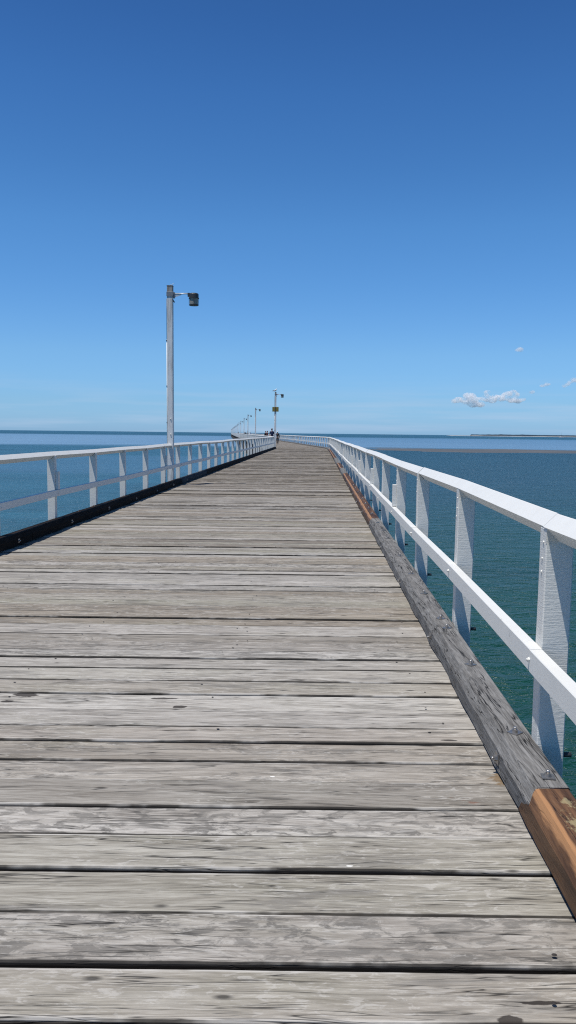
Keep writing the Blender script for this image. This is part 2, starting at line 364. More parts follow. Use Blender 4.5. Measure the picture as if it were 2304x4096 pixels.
# ------------------------------------------------------------------ water
def water():
    t = NT('sea_water'); pos = t.n('NewGeometry').outputs['Position']
    sp = t.n('SeparateXYZ'); t.l(pos, sp.inputs[0]); X, Y = sp.outputs[0], sp.outputs[1]
    wig = t.noise(t.vscale(pos, (.006, .02, 0)), 1, 3, .6)
    Yw = t.math('ADD', Y, t.math('MULTIPLY', t.math('SUBTRACT', wig, .5), t.math('MULTIPLY', Y, .32)))
    # depth of the water colour: green by the jetty, blue-teal farther out, paler shallows and painted-in sky reflection to the left
    near = t.mix(t.rng(Y, 8, 75, 0, 1, True), (.005, .050, .028), (.007, .036, .042))
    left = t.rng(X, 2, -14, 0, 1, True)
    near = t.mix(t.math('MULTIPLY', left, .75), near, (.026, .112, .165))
    pat = t.noise(t.vscale(pos, (.05, .11, 0)), 1, 4, .6, .4)
    near = t.mix(t.rng(pat, .35, .68, 0, .5), near, (.004, .020, .026))
    sky_sheen = t.mix(t.math('ADD', t.math('MULTIPLY', t.rng(t.noise(t.vscale(pos, (.006, .03, 0)), 1, 4, .6), .38, .62, 0, 1), .4), t.rng(Yw, 280, 900, 0, .75), clamp=True), (.135, .235, .345), (.085, .175, .27))  # light band: sky reflection on calm water painted into the base colour
    c = t.mix(t.rng(Yw, 235, 275, 0, 1, True), near, sky_sheen)
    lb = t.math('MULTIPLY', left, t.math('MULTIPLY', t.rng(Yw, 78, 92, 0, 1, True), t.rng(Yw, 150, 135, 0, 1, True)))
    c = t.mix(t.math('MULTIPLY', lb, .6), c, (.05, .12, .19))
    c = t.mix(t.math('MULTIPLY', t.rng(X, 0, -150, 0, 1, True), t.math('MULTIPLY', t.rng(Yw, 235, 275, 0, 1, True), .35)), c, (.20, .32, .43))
    c = t.mix(t.rng(Yw, 850, 1200, 0, 1, True), c, (.012, .058, .078))
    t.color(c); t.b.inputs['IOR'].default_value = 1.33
    t.rough(t.rng(Y, 20, 400, .24, .32))
    t.b.inputs['Specular IOR Level'].default_value = .29
    p2 = t.vscale(pos, (1.0, 1.7, 0))
    n1 = t.noise(p2, 1.1, 5, .62, .4); n2 = t.noise(p2, 4.6, 3, .55, .3); n3 = t.noise(p2, .18, 3, .5, .2)
    h = t.math('ADD', t.math('MULTIPLY', n1, 1.0), t.math('ADD', t.math('MULTIPLY', n2, .13), t.math('MULTIPLY', n3, 1.0)))
    t.bump(h, 1.0, .42)
    return t.m
mb = MB()
rad = [0, 4, 10, 25, 60, 150, 400, 1200, 4000, 15000, 50000, 90000]; N = 48
vs = [(0, 0, SEA)] + [(r * cos(2 * pi * i / N), r * sin(2 * pi * i / N), SEA) for r in rad[1:] for i in range(N)]
fs = [(0, 1 + i, 1 + (i + 1) % N) for i in range(N)]
for a in range(len(rad) - 2):
    for i in range(N): fs.append((1 + a * N + i, 1 + (a + 1) * N + i, 1 + (a + 1) * N + (i + 1) % N, 1 + a * N + (i + 1) % N))
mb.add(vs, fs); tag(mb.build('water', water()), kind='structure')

# sandbar just breaking the surface on the right
def bar_mat():
    t = NT('wet_sandbar'); pos = t.n('NewGeometry').outputs['Position']
    nz = t.noise(t.vscale(pos, (.05, .25, 0)), 1, 5, .65)
    t.color(t.mix(t.rng(nz, .4, .65), (.062, .068, .072), (.112, .108, .102))); t.rough(.75); return t.m
mb = MB(); nx, ny = 120, 14; vs = []
for i in range(nx + 1):
    x = 8 + 420 * (i / nx) ** 1.5
    for j in range(ny + 1):
        v = j / ny; y0 = 209 + 8 * noise.noise(Vector((x * .03, 1, 0))) ; y1 = 262 + 22 * noise.noise(Vector((x * .025, 5, 0))); y = y0 - 6 + (y1 - y0 + 12) * v
        e = min(1, (x - 8) / 30)
        z = SEA - .13 + .22 * sin(pi * v) ** .6 * e + .15 * noise.noise(Vector((x * .05, y * .12, 3))) + .05 * noise.noise(Vector((x * .3, y * .3, 8)))
        vs.append((x + .04 * (y - 200), y, z))
fs = [(i * (ny + 1) + j, (i + 1) * (ny + 1) + j, (i + 1) * (ny + 1) + j + 1, i * (ny + 1) + j + 1) for i in range(nx) for j in range(ny)]
mb.add(vs, fs, True); tag(mb.build('sandbar', bar_mat()), kind='structure')

# far shore: low wooded spit with a white beach
def shore_mat():
    t = NT('far_shore_trees'); pos = t.n('NewGeometry').outputs['Position']
    nz = t.noise(t.vscale(pos, (.02, .02, .1)), 1, 4, .6)
    t.color(t.mix(t.rng(nz, .35, .65), (.012, .026, .042), (.020, .040, .060))); t.rough(.9); return t.m  # distance haze painted in as a blue cast on the foliage
def shore_profile(x): return max(0.4, (11.5 + 3.0 * noise.noise(Vector((x * .006, 0, 0))) + 2.0 * noise.noise(Vector((x * .03, 3, 0)))) * min(1, max(0, (x - 1420) / 300)) ** .7)
D0 = 6000; rows = ((0, .02), (12, .75), (50, 1.0), (130, 1.0), (300, .6), (420, .0)); vs = []
n = 260
for i in range(n + 1):
    x = 1420 + 1500 * i / n
    for dy, k in rows:
        vs.append((x + dy * .2, D0 + dy + 6 * noise.noise(Vector((x * .02, dy, 0))), SEA + 1.6 + shore_profile(x + dy * 2) * k))
m_ = len(rows); fs = [(i * m_ + j, (i + 1) * m_ + j, (i + 1) * m_ + j + 1, i * m_ + j + 1) for i in range(n) for j in range(m_ - 1)]
tag(MB().add(vs, fs).build('wooded_shore', shore_mat()), 'low dark wooded spit of land along the horizon at right', 'shore', kind='structure')
mb = MB(); vs = []
for i in range(n + 1):
    x = 1210 + 1600 * i / n; e = min(1, i / 8) * min(1, (n - i) / 8)
    for dy, z in ((-42, -.5), (-25, 1.0), (-4, 1.9), (30, 1.2)):
        vs.append((x, D0 - 8 + dy, SEA - .4 + (z + .5) * e * (1 + .35 * noise.noise(Vector((x * .01, 9, 0))))))
fs = [(i * 4 + j, (i + 1) * 4 + j, (i + 1) * 4 + j + 1, i * 4 + j + 1) for i in range(n) for j in range(3)]
tag(mb.add(vs, fs).build('beach', M['sand']), 'thin bright white beach at the foot of the far shore', 'beach', kind='structure')

# ------------------------------------------------------------------ the jetty: deck, kerbs, beams, piles
pier = tag(empty('wooden_jetty', (0, 0, 0)), 'long weathered grey plank jetty on timber piles running out over the sea', 'jetty')
gaps = [(-.45, .006), (-.245, .005), (-.04, .008), (.165, .006), (.37, .005), (.575, .010), (.78, .006), (.985, .005), (1.19, .006), (1.40, .012), (1.687, .011), (1.888, .021), (2.111, .006), (2.322, .011), (2.538, .006), (2.734, .017), (2.946, .006), (3.143, .006), (3.335, .004),
        (3.52, .004), (3.74, .005), (3.955, .020), (4.193, .009), (4.40, .003), (4.612, .006), (4.80, .004), (5.0, .003), (5.183, .012), (5.44, .010), (5.64, .003), (5.85, .005), (6.06, .010), (6.293, .004), (6.50, .008), (6.71, .003), (6.917, .005), (7.13, .004), (7.48, .009)]
gaps = [g for g in gaps if True]
y = 7.48
while y < YK - .3:
    y += .205 + random.uniform(-.008, .008); gaps.append((y, random.choice([.008, .009, .010, .012, .016, .022, .028])))
deck = MB(); T = .07; edge_vals = []
tone_vals = []; mott_vals = []
TONES = [((1, 1, 1), 3), ((1.08, 1.07, 1.06), 2), ((1.22, 1.21, 1.20), 1.6), ((.88, .85, .80), 2), ((.80, .74, .66), 2), ((.72, .68, .63), 1.6), ((.95, .93, .88), 2), ((.86, .85, .77), 1), ((.64, .59, .53), .8)]
FIX = {1.19: ((.98, .95, .90), .3), 1.40: ((.99, .96, .90), .15), 1.687: ((1.0, .97, .92), .2), 1.888: ((1.02, 1.0, .98), 1.0), 2.111: ((.93, .92, .86), .05), 2.322: ((1.0, .99, .93), .1), 2.538: ((1.22, 1.21, 1.20), 1.0), 2.734: ((.80, .78, .75), .25),
       2.946: ((.98, .95, .91), .8), 3.143: ((.86, .82, .77), .7), 3.335: ((1.0, .96, .92), .1), 3.52: ((1.12, 1.11, 1.10), .1), 3.74: ((1.22, 1.22, 1.21), .1), 3.955: ((1.0, .97, .92), .1), 4.193: ((1.12, 1.11, 1.08), .2), 4.40: ((1.06, 1.05, 1.03), .3), 4.612: ((1.2, 1.2, 1.2), .9), 4.80: ((.92, .9, .88), .6), 5.0: ((.8, .77, .73), .1)}
def plank(deck, y0, y1, x0, x1, z, tilt, seg, rough_e, sheark=0.0, xs=0.0):
    rings = []
    s = random.uniform(0, 100); cup = random.uniform(-.003, .003)
    tn, mt_ = random.choices([q[0] for q in TONES], [q[1] for q in TONES])[0], (random.uniform(.6, 1) if random.random() < .22 else random.uniform(0, .3))
    for k_, v_ in FIX.items():
        if 0 <= y0 - k_ < .03: tn, mt_ = v_
    jt = random.uniform(.96, 1.04); n0_ = len(deck.v)
    for i in range(seg + 1):
        x = x0 + (x1 - x0) * i / seg
        a = y0 + rough_e * noise.noise(Vector((x * 1.7, s, 0))) + rough_e * .6 * noise.noise(Vector((x * 9, s, 2)))
        b = y1 + rough_e * noise.noise(Vector((x * 1.7, s, 7))) + rough_e * .6 * noise.noise(Vector((x * 9, s, 9)))
        zz = z + .003 * noise.noise(Vector((x * .6, s, 4))); k = sheark * (x - xs); c = .005
        za = zz - tilt; zb = zz + tilt
        e = .016; q = .003
        rings.append([(x, a + k, zz - T), (x, a + k, za - c), (x, a + q + k, za), (x, a + e + k, za + .0006), (x, (a + b) / 2 + k, zz + cup), (x, b - e + k, zb + .0006), (x, b - q + k, zb), (x, b + k, zb - c), (x, b + k, zz - T)])
        edge_vals.extend((3, 1, 1, 0, 0, 0, 1, 1, 3))
    deck.loft(rings); k_ = len(deck.v) - n0_
    tone_vals.extend([tn[0] * jt, tn[1] * jt, tn[2] * jt, 1.0] * k_); mott_vals.extend([mt_] * k_)
gaps = [(g, max(.006 if g < 4 else .0105, w * (1.0 if g < 4 else 1.2))) for g, w in gaps]
for i in range(len(gaps) - 1):
    g0, w0 = gaps[i]; g1, w1 = gaps[i + 1]; y0 = g0 + w0 / 2; y1 = g1 - w1 / 2; ym = (y0 + y1) / 2
    seg = 40 if ym < 6 else (14 if ym < 20 else 2)
    plank(deck, y0, y1, Lx(ym) - .16 - random.uniform(0, .03), Rx(ym) + .16 + random.uniform(0, .03), -.006 + random.uniform(-.008, .006), random.uniform(-.004, .004), seg, .0025 if ym < 20 else 0)
# boards past the bend, laid square to the new heading; first a few wedge boards
y = gaps[-1][0] + .006; turn = 0.0
while y < YEND:
    turn = min(0.0797, turn + .006); w = .205 + random.uniform(-.008, .008); cx = (Lx(y) + Rx(y)) / 2
    plank(deck, y, y + w - random.choice([.004, .006, .010]), Lx(y) - .16, Rx(y) + .16, -.002 + random.uniform(-.003, .002), random.uniform(-.001, .001), 1, 0, turn, cx)
    y += w
deck_o = deck.build('deck', M['deck'], pier)
_at = deck_o.data.attributes.new('edge', 'FLOAT', 'POINT'); _at.data.foreach_set('value', [float(v) for v in edge_vals])
_at = deck_o.data.attributes.new('mottle', 'FLOAT', 'POINT'); _at.data.foreach_set('value', mott_vals)
_at = deck_o.data.attributes.new('tone', 'FLOAT_COLOR', 'POINT'); _at.data.foreach_set('color', tone_vals)
# spike heads
sp_me = MB().tube((0, 0, 0), (0, 0, .0008), .0055, .005, 8).mesh('nail_head', M['nail'])
cnt = 0
for i in range(9, 60):
    ym = (gaps[i][0] + gaps[i + 1][0]) / 2
    for xo in (-.20, -1.30, -2.35, -3.5):
        for s in (-.05, .05):
            if cnt >= 98 or random.random() > .42 or (ym < 3.4 and xo < -.5): continue
            x = Rx(ym) + xo + random.uniform(-.10, .10)
            o_ = put('nail_head', sp_me, deck_o, (x, ym + s + random.uniform(-.02, .02), -.001)); o_.scale = (random.uniform(.8, 1.5), 1, 1); cnt += 1

# kerb timbers
WK, HK = .15, .14
def kerb(fx, side, Y0, Y1, mat, cut0=0.0, cut1=0.0, name='kerb_timber', jag=.004, label=None, spike=False):
    """side=+1: right kerb (inner face towards -x)"""
    mb = MB(); rings = []; n = max(2, min(60, int((Y1 - Y0) / .12))) if Y0 < 25 else max(2, int((Y1 - Y0) / 2)); s = random.uniform(0, 99)
    for i in range(n + 1):
        Y = Y0 + (Y1 - Y0) * i / n; x = fx(Y)
        def j(k, a=1.0): return a * jag * (noise.noise(Vector((Y * 2.1, s, k))) + .6 * noise.noise(Vector((Y * 8, s, k + 20))))
        pr = [(.0 + j(1, 1.6), .008), (.0 + j(2), .088 + j(3)), (.028 + j(4), HK - .003 + j(5)), (.036 + j(4), HK + j(6, .5)), (WK - .006, HK + j(7)), (WK, HK - .006), (WK, .008)]
        if spike and i == 0: pr[1] = (pr[1][0] - .004, pr[1][1]); pr[2] = (pr[2][0] - .003, pr[2][1] + .002)
        tilt0 = cut0 if i == 0 else 0; tilt1 = cut1 if i == n else 0
        rings.append([(x + side * u, Y + (tilt0 + tilt1) * (v / HK) - (.075 if spike and i == 0 and q == 1 else 0), v) for q, (u, v) in enumerate(pr)])
    mb.loft(rings)
    o = mb.build(name, mat, pier)
    if label: o['label'] = label
    return o
def washer_bolt(parent, p, flat=True, side=1, rz=.78, mat=None, s=1.0):
    mb = MB(); r = .033 * s
    q = [(r * cos(rz + pi / 2 * i), r * sin(rz + pi / 2 * i)) for i in range(4)]
    mb.loft([[(a, b, 0) for a, b in q], [(a, b, .004) for a, b in q]])
    mb.loft([[(.0125 * s * cos(pi / 3 * i + .3), .0125 * s * sin(pi / 3 * i + .3), z) for i in range(6)] for z in (.004, .015)])
    mb.tube((0, 0, .014), (0, 0, .026), .0065 * s, .006 * s, 8)
    o = mb.build('bolt', mat or M['steel'], parent, p)
    if not flat: o.rotation_euler = (0, -pi / 2 * side, random.uniform(-.3, .3))
    else: o.rotation_euler = (random.uniform(-.06, .06), random.uniform(-.06, .06), 0)
    return o
KR = [(-2.0, 2.728, 'kerb_brown', 'oiled brown kerb timber'), (2.738, 6.865, 'kerb_grey', 'long grey cracked kerb timber'), (6.872, 11.33, 'kerb_grey', 'grey weathered kerb timber'), (11.335, 15.09, 'kerb_brown', 'new brown kerb timber'), (15.10, 24.5, 'kerb_brown', 'brown kerb timber'), (24.51, 28.3, 'kerb_grey', 'short grey kerb timber'),
      (28.31, 33.1, 'kerb_brown', 'short brown kerb timber'), (33.11, 40.2, 'kerb_grey', 'grey kerb timber'), (40.21, 63.5, 'kerb_brown', 'brown kerb timber'), (63.51, 71.5, 'kerb_grey', None)]
TB = [(.905, 2.70), (.936, 3.118), (.986, 4.073), (1.024, 4.859), (1.035, 5.118), (1.064, 5.945), (1.082, 6.794), (1.126, 7.794), (1.193, 9.148), (1.204, 9.868), (1.249, 10.773), (1.313, 12.866), (1.27, 12.0), (1.33, 13.7), (1.398, 14.719), (1.435, 16.438), (1.549, 18.618), (1.57, 17.6)]
SB = [3.049, 4.952, 6.906, 8.954, 11.133, 13.053, 14.996, 17.0, 19.0, 21.0]
for a, b, m, lab in KR:
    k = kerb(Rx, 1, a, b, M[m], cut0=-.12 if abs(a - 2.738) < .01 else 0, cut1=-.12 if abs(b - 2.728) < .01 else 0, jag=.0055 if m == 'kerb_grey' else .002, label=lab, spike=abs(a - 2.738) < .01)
    for x, y in TB:
        if a <= y < b: washer_bolt(k, (Rx(y) + (.085 if y > 2.9 else .10), y, HK + .001), True, rz=random.uniform(0, 1.5))
    for y in SB:
        if a <= y < b: washer_bolt(k, (Rx(y) - .001, y, .06), False, 1)
yy = 71.5
while yy < YEND - 1: kerb(Rx, 1, yy, min(YEND, yy + 40), M['kerb_grey'], name='kerb_timber'); yy += 40.01
KL = [(-2.4, 3.55, 'kerb_dark', 'dark kerb timber with shade painted in'), (3.56, 9.6, 'kerb_dark', 'dark kerb timber with shade painted in'), (9.61, 15.8, 'kerb_dark', 'dark kerb timber with shade painted in'), (15.81, 20.6, 'kerb_dark', 'dark kerb timber with shade painted in'), (20.61, 25.3, 'kerb_blue', 'dull blue-grey kerb timber'), (25.31, 36.0, 'kerb_dark', None), (36.01, 50, 'kerb_dark', None), (50.01, 70.3, 'kerb_dark', None)]
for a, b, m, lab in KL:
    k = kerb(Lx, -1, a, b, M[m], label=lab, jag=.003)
    y = 5.0
    while y < 27:
        if a <= y < b:
            washer_bolt(k, (Lx(y) + .001, y + .1, .06), False, -1)
            for dy in (.75, 1.5): 
                if y + dy < b: washer_bolt(k, (Lx(y + dy) - .09, y + dy, HK + .001), True, rz=random.uniform(0, 1.5), mat=M['rust'])
        y += 2.03
yy = 70.4
while yy < YEND - 1: kerb(Lx, -1, yy, min(YEND, yy + 40), M['kerb_grey'], name='kerb_timber'); yy += 40.01

# longitudinal beams, cross heads, piles
for u in (0.0, .25, .5, .75, 1.0):
    mb = MB(); rings = []
    for Y in (-3, 10, 30, 50, YK, 90, 200, 400, 600, YEND):
        x = Lx(Y) - .10 + (Rx(Y) - Lx(Y) + .20) * u
        rings.append([(x - .09, Y, -.40), (x + .09, Y, -.40), (x + .09, Y, -.0745), (x - .09, Y, -.0745)])
    mb.loft(rings); mb.build('beam', M['beam'], pier)
heads = MB(); piles_rest = MB(); np_ = 0
Y = 2.0; k = 0
while Y < YEND:
    xl, xr = Lx(Y), Rx(Y); a = -.0797 if Y > YK else .037
    for s in (-.17, .17):
        heads.loft([[(x, Y + s * 1.0 - .07 - a * (x - xl) , z) for x, z in ((xl - .45, -.72), (xr + .45, -.72), (xr + .45, -.404), (xl - .45, -.404))],
                    [(x, Y + s * 1.0 + .07 - a * (x - xl) , z) for x, z in ((xl - .45, -.72), (xr + .45, -.72), (xr + .45, -.404), (xl - .45, -.404))]])
    for u, lean in ((.02, -.25), (.5, 0), (.98, .25)):
        x = xl + (xr - xl) * u; pm = MB() if (YK < Y < 270 and u < .9) else piles_rest
        n = 9; rings = []
        for z, r, q in ((-7.5, .19, 1), (SEA, .18, .5), (-1.5, .165, .2), (-.42, .16, 0)):
            rings.append([(x + lean * q * 2 + r * cos(2 * pi * i / n), Y + r * sin(2 * pi * i / n), z) for i in range(n)])
        pm.loft(rings, True, True)
        if pm is not piles_rest: pm.build('pile', M['pile'], pier); np_ += 1
    Y += 6.09; k += 1
tag(heads.build('cross_beam', M['beam'], pier), kind='stuff')
tag(piles_rest.build('pile', M['pile'], pier), kind='stuff')

# ------------------------------------------------------------------ railings
PX, PY = .110, .085     # post section
ZF = 1.03; HD = .055    # front edge height of the diamond rail, its half diagonal
def post_mesh(seed):
    random.seed(seed); mb = MB(); a = .004
    zt = ZF - .003
    def ring(y, e):
        return [(e, y, -.45), (PX - e, y, -.45), (PX - e, y, zt - e), (PX / 2, y, zt - HD - e), (e, y, zt - e)]
    rings = []
    for y, e in ((0, a), (a, 0), (PY - a, 0), (PY, a)): rings.append(ring(y, e))
    mb.loft(rings)
    return mb.mesh('post', M['white_post'])
def board_post(seed):      # post as a subdivided box so that edges are slightly out of true
    mb = MB(); zt = ZF - .003; levels = [-.45, -.1, .15, .3, .45, .6, .75, .88, .965]; rings = []; a = .005
    for z in levels:
        w = lambda k: .0022 * noise.noise(Vector((z * 3.1, seed, k)))
        x0, x1, y0, y1 = w(1), PX + w(2), w(3), PY + w(4)
        rings.append([(x0 + a, y0, z), (x1 - a, y0, z), (x1, y0 + a, z), (x1, y1 - a, z), (x1 - a, y1, z), (x0 + a, y1, z), (x0, y1 - a, z), (x0, y0 + a, z)])
    mb.loft(rings)
    # birdsmouth horns left and right of the rail
    for x0, x1, xt in ((0, PX / 2, 0), (PX, PX / 2, PX)):
        s = 1 if xt == 0 else -1
        tri = [(x0, .9651), (PX / 2, .9651), (PX / 2, zt - HD + .001), (x0 + s * .004, zt - .003), (x0, zt - .006)]
        mb.loft([[(x, .0015, z) for x, z in tri], [(x, PY - .0015, z) for x, z in tri]])
    return mb.mesh('post', M['white_post'])
post_mes = [board_post(i * 7.3) for i in range(5)]
bolt_rod = MB().tube((0, 0, 0), (.045, 0, 0), .011, .011, 8).tube((-.002, 0, 0), (.010, 0, 0), .02, .02, 6, False).mesh('bolt', M['darkmetal'])
white_nut = MB().tube((-.008, 0, 0), (0, 0, 0), .011, .011, 6, False).tube((-.012, 0, 0), (-.008, 0, 0), .006, .006, 8).mesh('bolt', M['white'])
nail_w = MB().tube((-.006, 0, 0), (0, 0, 0), .006, .006, 6, False).mesh('bolt', M['white'])
def cleat_mesh(board):
    mb = MB(); mb.bbox(-.046, -.001, .012, PY - .004, .545, .80, .003)
    return mb.mesh('cleat', M['greycloth' if board else 'white_post'])
cleat_w = cleat_mesh(False)
def railing(name, label, group, fx, side, ys, indiv, cleats, detail, seg=2, jog=.019):
    """fx: inner kerb line; the rail stands on the outer side of the kerb"""
    root = tag(empty(name, (fx(ys[0]) + side * .2, ys[0], 0)), label, 'railing', group)
    ox, oy = root.location.x, root.location.y
    off = lambda Y: fx(Y) + side * .152
    def J(i, k): return jog * noise.noise(Vector((i * 1.27 + .3, k * 11.7, side * 3.1)))
    jx = [J(i, 1) * (1 + .5 * ((i * 7) % 3)) for i in range(len(ys))]; jz = [J(i, 2) for i in range(len(ys))]; jm = [J(i, 3) for i in range(len(ys))]
    rest = MB()
    for i, Y in enumerate(ys):
        x = off(Y) + jx[i]; rz = ang(fx, Y)
        if i < indiv:
            p = put('post', post_mes[(i * 3 + (side > 0)) % 5], root, (x - ox - (PX if side < 0 else 0), Y - oy, jz[i]), rz)
            p.rotation_euler = (random.uniform(-.004, .004), random.uniform(-.004, .004), rz)
            if i in cleats:
                if side > 0: put('cleat', cleat_w, p)
                else:
                    c = put('cleat', cleat_w, p); c.location = (PX + .047, 0, 0)
            if i < detail:
                if side > 0: put('bolt', bolt_rod, p, (PX - .002, PY * .5, .09))
                for z in (.965, .90, .845):
                    b = put('bolt', nail_w, p, (.001 if side > 0 else PX - .001, PY * .5 + random.uniform(-.012, .012), z + random.uniform(-.01, .01)), 0 if side > 0 else pi)
        else:
            xa = x - ox - (PX if side < 0 else 0); rest.box(xa, xa + PX, Y - oy, Y - oy + PY, -.45, ZF - .05)
    if rest.v: tag(rest.build('post', M['white'], root), kind='stuff')
    # top rail lengths
    h = HD; e = .004
    prof = [(-h, 0), (-h + e, e), (-e, h - e), (0, h - .002), (e, h - e), (h - e, e), (h, 0), (h - e, -e), (e, -h + e), (0, -h), (-e, -h + e), (-h + e, -e)]
    def sweep(pts, prof, name, mat):
        mb = MB(); mb.loft([[(px - ox + u, py - oy, pz + v) for u, v in prof] for px, py, pz in pts]); return mb.build(name, mat, root)
    i = 0; ym = PY / 2
    while i < len(ys) - 1:
        n_ = seg if ys[i] < YK + 30 else 25
        j = min(len(ys) - 1, i + n_)
        pts = [(off(ys[k]) + side * PX / 2 + jx[k], ys[k] + ym, ZF + jz[k]) for k in range(i, j + 1)]
        # a slightly different line for every length, so that joints show
        dx = random.uniform(-.005, .005) if detail else 0; dz = random.uniform(-.004, .004) if detail else 0
        g = .004
        pts = [(a + dx, b + (g if q == 0 else (-g if q == len(pts) - 1 else 0)), c + dz) for q, (a, b, c) in enumerate(pts)]
        sweep(pts, prof, 'top_rail', M['white'])
        i = j
    # mid rail
    i = 0
    while i < len(ys) - 1:
        n_ = seg if ys[i] < YK + 30 else 25
        j = min(len(ys) - 1, i + n_)
        pts = [(off(ys[k]) + jx[k] - side * .0275, ys[k] - .03, .495 + jm[k]) for k in range(i, j + 1)]
        g = .0025; dx = random.uniform(-.002, .002); dz = random.uniform(-.002, .002)
        pts = [(a + dx, b + (g if q == 0 else (-g if q == len(pts) - 1 else 0)), c + dz) for q, (a, b, c) in enumerate(pts)]
        b_ = .003; w = .026; t = .045
        pr = [(-w, -t + b_), (-w + b_, -t), (w - b_, -t), (w, -t + b_), (w, t - b_), (w - b_, t), (-w + b_, t), (-w, t - b_)]
        r = sweep(pts, pr, 'mid_rail', M['white'])
        if ys[i] < 30 and detail:
            for k in range(i, j):
                for dy in (-.05,):
                    b = put('bolt', white_nut, r, (off(ys[k]) + jx[k] - side * .0535 - ox + 0, ys[k] - oy + dy + .02, .495 + jm[k] + random.uniform(-.02, .02)), 0 if side > 0 else pi)
        i = j
    return root
ysR = [-1.06 + 2.0 * k for k in range(0, 36)]; ysR = [3.0 + 2.0 * (k - 2) + (0 if k < 8 else .01 * (k - 8)) for k in range(0, 35)]
ysL = [-1.26 + 2.03 * k for k in range(0, 36)]
railing('railing', 'white timber railing with diamond top rail along the right edge of the near deck', 'white railings edging the jetty', Rx, 1, ysR, 99, (5, 7, 9, 11, 15, 19), 16, 2)
railing('railing', 'white timber railing on the left side of the near deck, above the black kerb', 'white railings edging the jetty', Lx, -1, ysL, 99, (6, 10, 15, 19, 24), 12, 2)
yR2 = [ysR[-1] + 2.03 * (k + 0) for k in range(0, int((YEND - ysR[-1]) / 2.03))]
yL2 = [ysL[-1] + .9 + 2.03 * k for k in range(0, int((YEND - ysL[-1]) / 2.03))]
railing('railing', 'distant white railing on the right side of the jetty after the bend', 'white railings edging the jetty', Rx, 1, yR2[0:1] + yR2[1:], 90, (), 0, 2)
railing('railing', 'distant white railing on the outer left side of the jetty after the bend', 'white railings edging the jetty', Lx, -1, yL2, 90, (), 0, 2)

# ------------------------------------------------------------------ lamps
LH = 5.07; LW = .146
def make_lamp():
    r = empty('lamp_post'); w = LW / 2
    mb = MB(); rings = []
    for z in (-.45, 0, 1, 2, 3, 3.8, LH - .27):
        k = w * (1.0 - .012 * (z / 5)); a = .008
        rings.append([(-k + a, -k, z), (k - a, -k, z), (k, -k + a, z), (k, k - a, z), (k - a, k, z), (-k + a, k, z), (-k, k - a, z), (-k, -k + a, z)])
    mb.loft(rings); pole = mb.build('pole', M['pole_paint'], r)
    mb = MB(); mb.bbox(-w * .97, w * .97, -w * .97, w * .97, LH - .27, LH - .012, .004).box(-w * 1.05, w * 1.05, -w * 1.05, w * 1.05, LH - .012, LH)
    mb.build('pole_top', M['raw_pole'], r)
    mb = MB(); mb.bbox(-w - .008, w + .012, -w - .012, w + .012, LH - .27 + .0, LH - .16, .003)
    mb.bbox(w + .012, w + .045, -.05, .05, LH - .31, LH - .165, .003); br = mb.build('bracket', M['greymetal'], r)
    mb = MB(); mb.tube((w + .03, 0, LH - .20), (.54, 0, LH - .195), .017, .017, 12)
    # tapering gusset under the arm
    mb.loft([[(w + .04, s, LH - .21), (w + .22, s, LH - .215), (w + .22, s, LH - .225), (w + .04, s, LH - .29)] for s in (-.008, .008)])
    mb.build('arm', M['arm'], r)
    # lamp head
    hx = .605
    mb = MB(); n = 20
    def ring(rr, z): return [(hx + rr * cos(2 * pi * i / n), rr * sin(2 * pi * i / n), z) for i in range(n)]
    mb.loft([ring(.085, LH - .185), ring(.112, LH - .195), ring(.122, LH - .215), ring(.122, LH - .30), ring(.134, LH - .302), ring(.134, LH - .318), ring(.115, LH - .318)], True, False)
    mb.box(hx - .155, hx - .10, -.035, .035, LH - .27, LH - .18)
    hd = mb.build('lamp_head', M['darkmetal'], r)
    mb = MB(); mb.loft([ring(.112, LH - .319), ring(.110, LH - .43), ring(.104, LH - .475), ring(.09, LH - .483)], True, False); mb.build('lens', M['lens'], hd)
    mb = MB()
    mb.loft([ring(.120, LH - .470), ring(.122, LH - .478), ring(.116, LH - .492), ring(.09, LH - .496)], True, False)
    for q in (.2, 1.77, 3.34, 4.91): mb.tube((hx + .121 * cos(q), .121 * sin(q), LH - .318), (hx + .119 * cos(q), .119 * sin(q), LH - .478), .005, .005, 6)
    mb.build('guard', M['darkmetal'], hd)
    # cable down the left side, conduit lower, clips
    mb = MB(); mb.tube((-w - .010, -.02, LH - .33), (-w - .010, -.02, 3.72), .009, .009, 8); mb.build('cable', M['darkmetal'], r)
    mb = MB(); mb.tube((-w - .012, -.02, 3.72), (-w - .012, -.02, .15), .012, .012, 8); cd = mb.build('conduit', M['white'], r)
    for z in (3.70, 2.55, 1.62): MB().box(-w - .028, -w + .002, -.04, 0, z - .012, z + .012).build('clip', M['darkmetal'], cd)
    MB().tube((w - .02, -.03, LH - .33), (w + .045, -.03, LH - .42), .014, .014, 8).build('cable_end', M['darkmetal'], r)
    for z in (1.72, 1.32, .72): MB().tube((0.01, -w - .022, z), (.01, -w + .002, z), .012, .016, 8).build('bolt', M['white'], r)
    return r
lamp0 = make_lamp()
ORD = 'second third fourth fifth sixth seventh eighth ninth tenth eleventh twelfth thirteenth fourteenth fifteenth sixteenth seventeenth eighteenth nineteenth twentieth twenty-first'.split()
lys = [20.0, 70.2, 115.0, 157.0, 194.0, 240.0, 279, 321]
while lys[-1] < 815: lys.append(lys[-1] + 41.5)
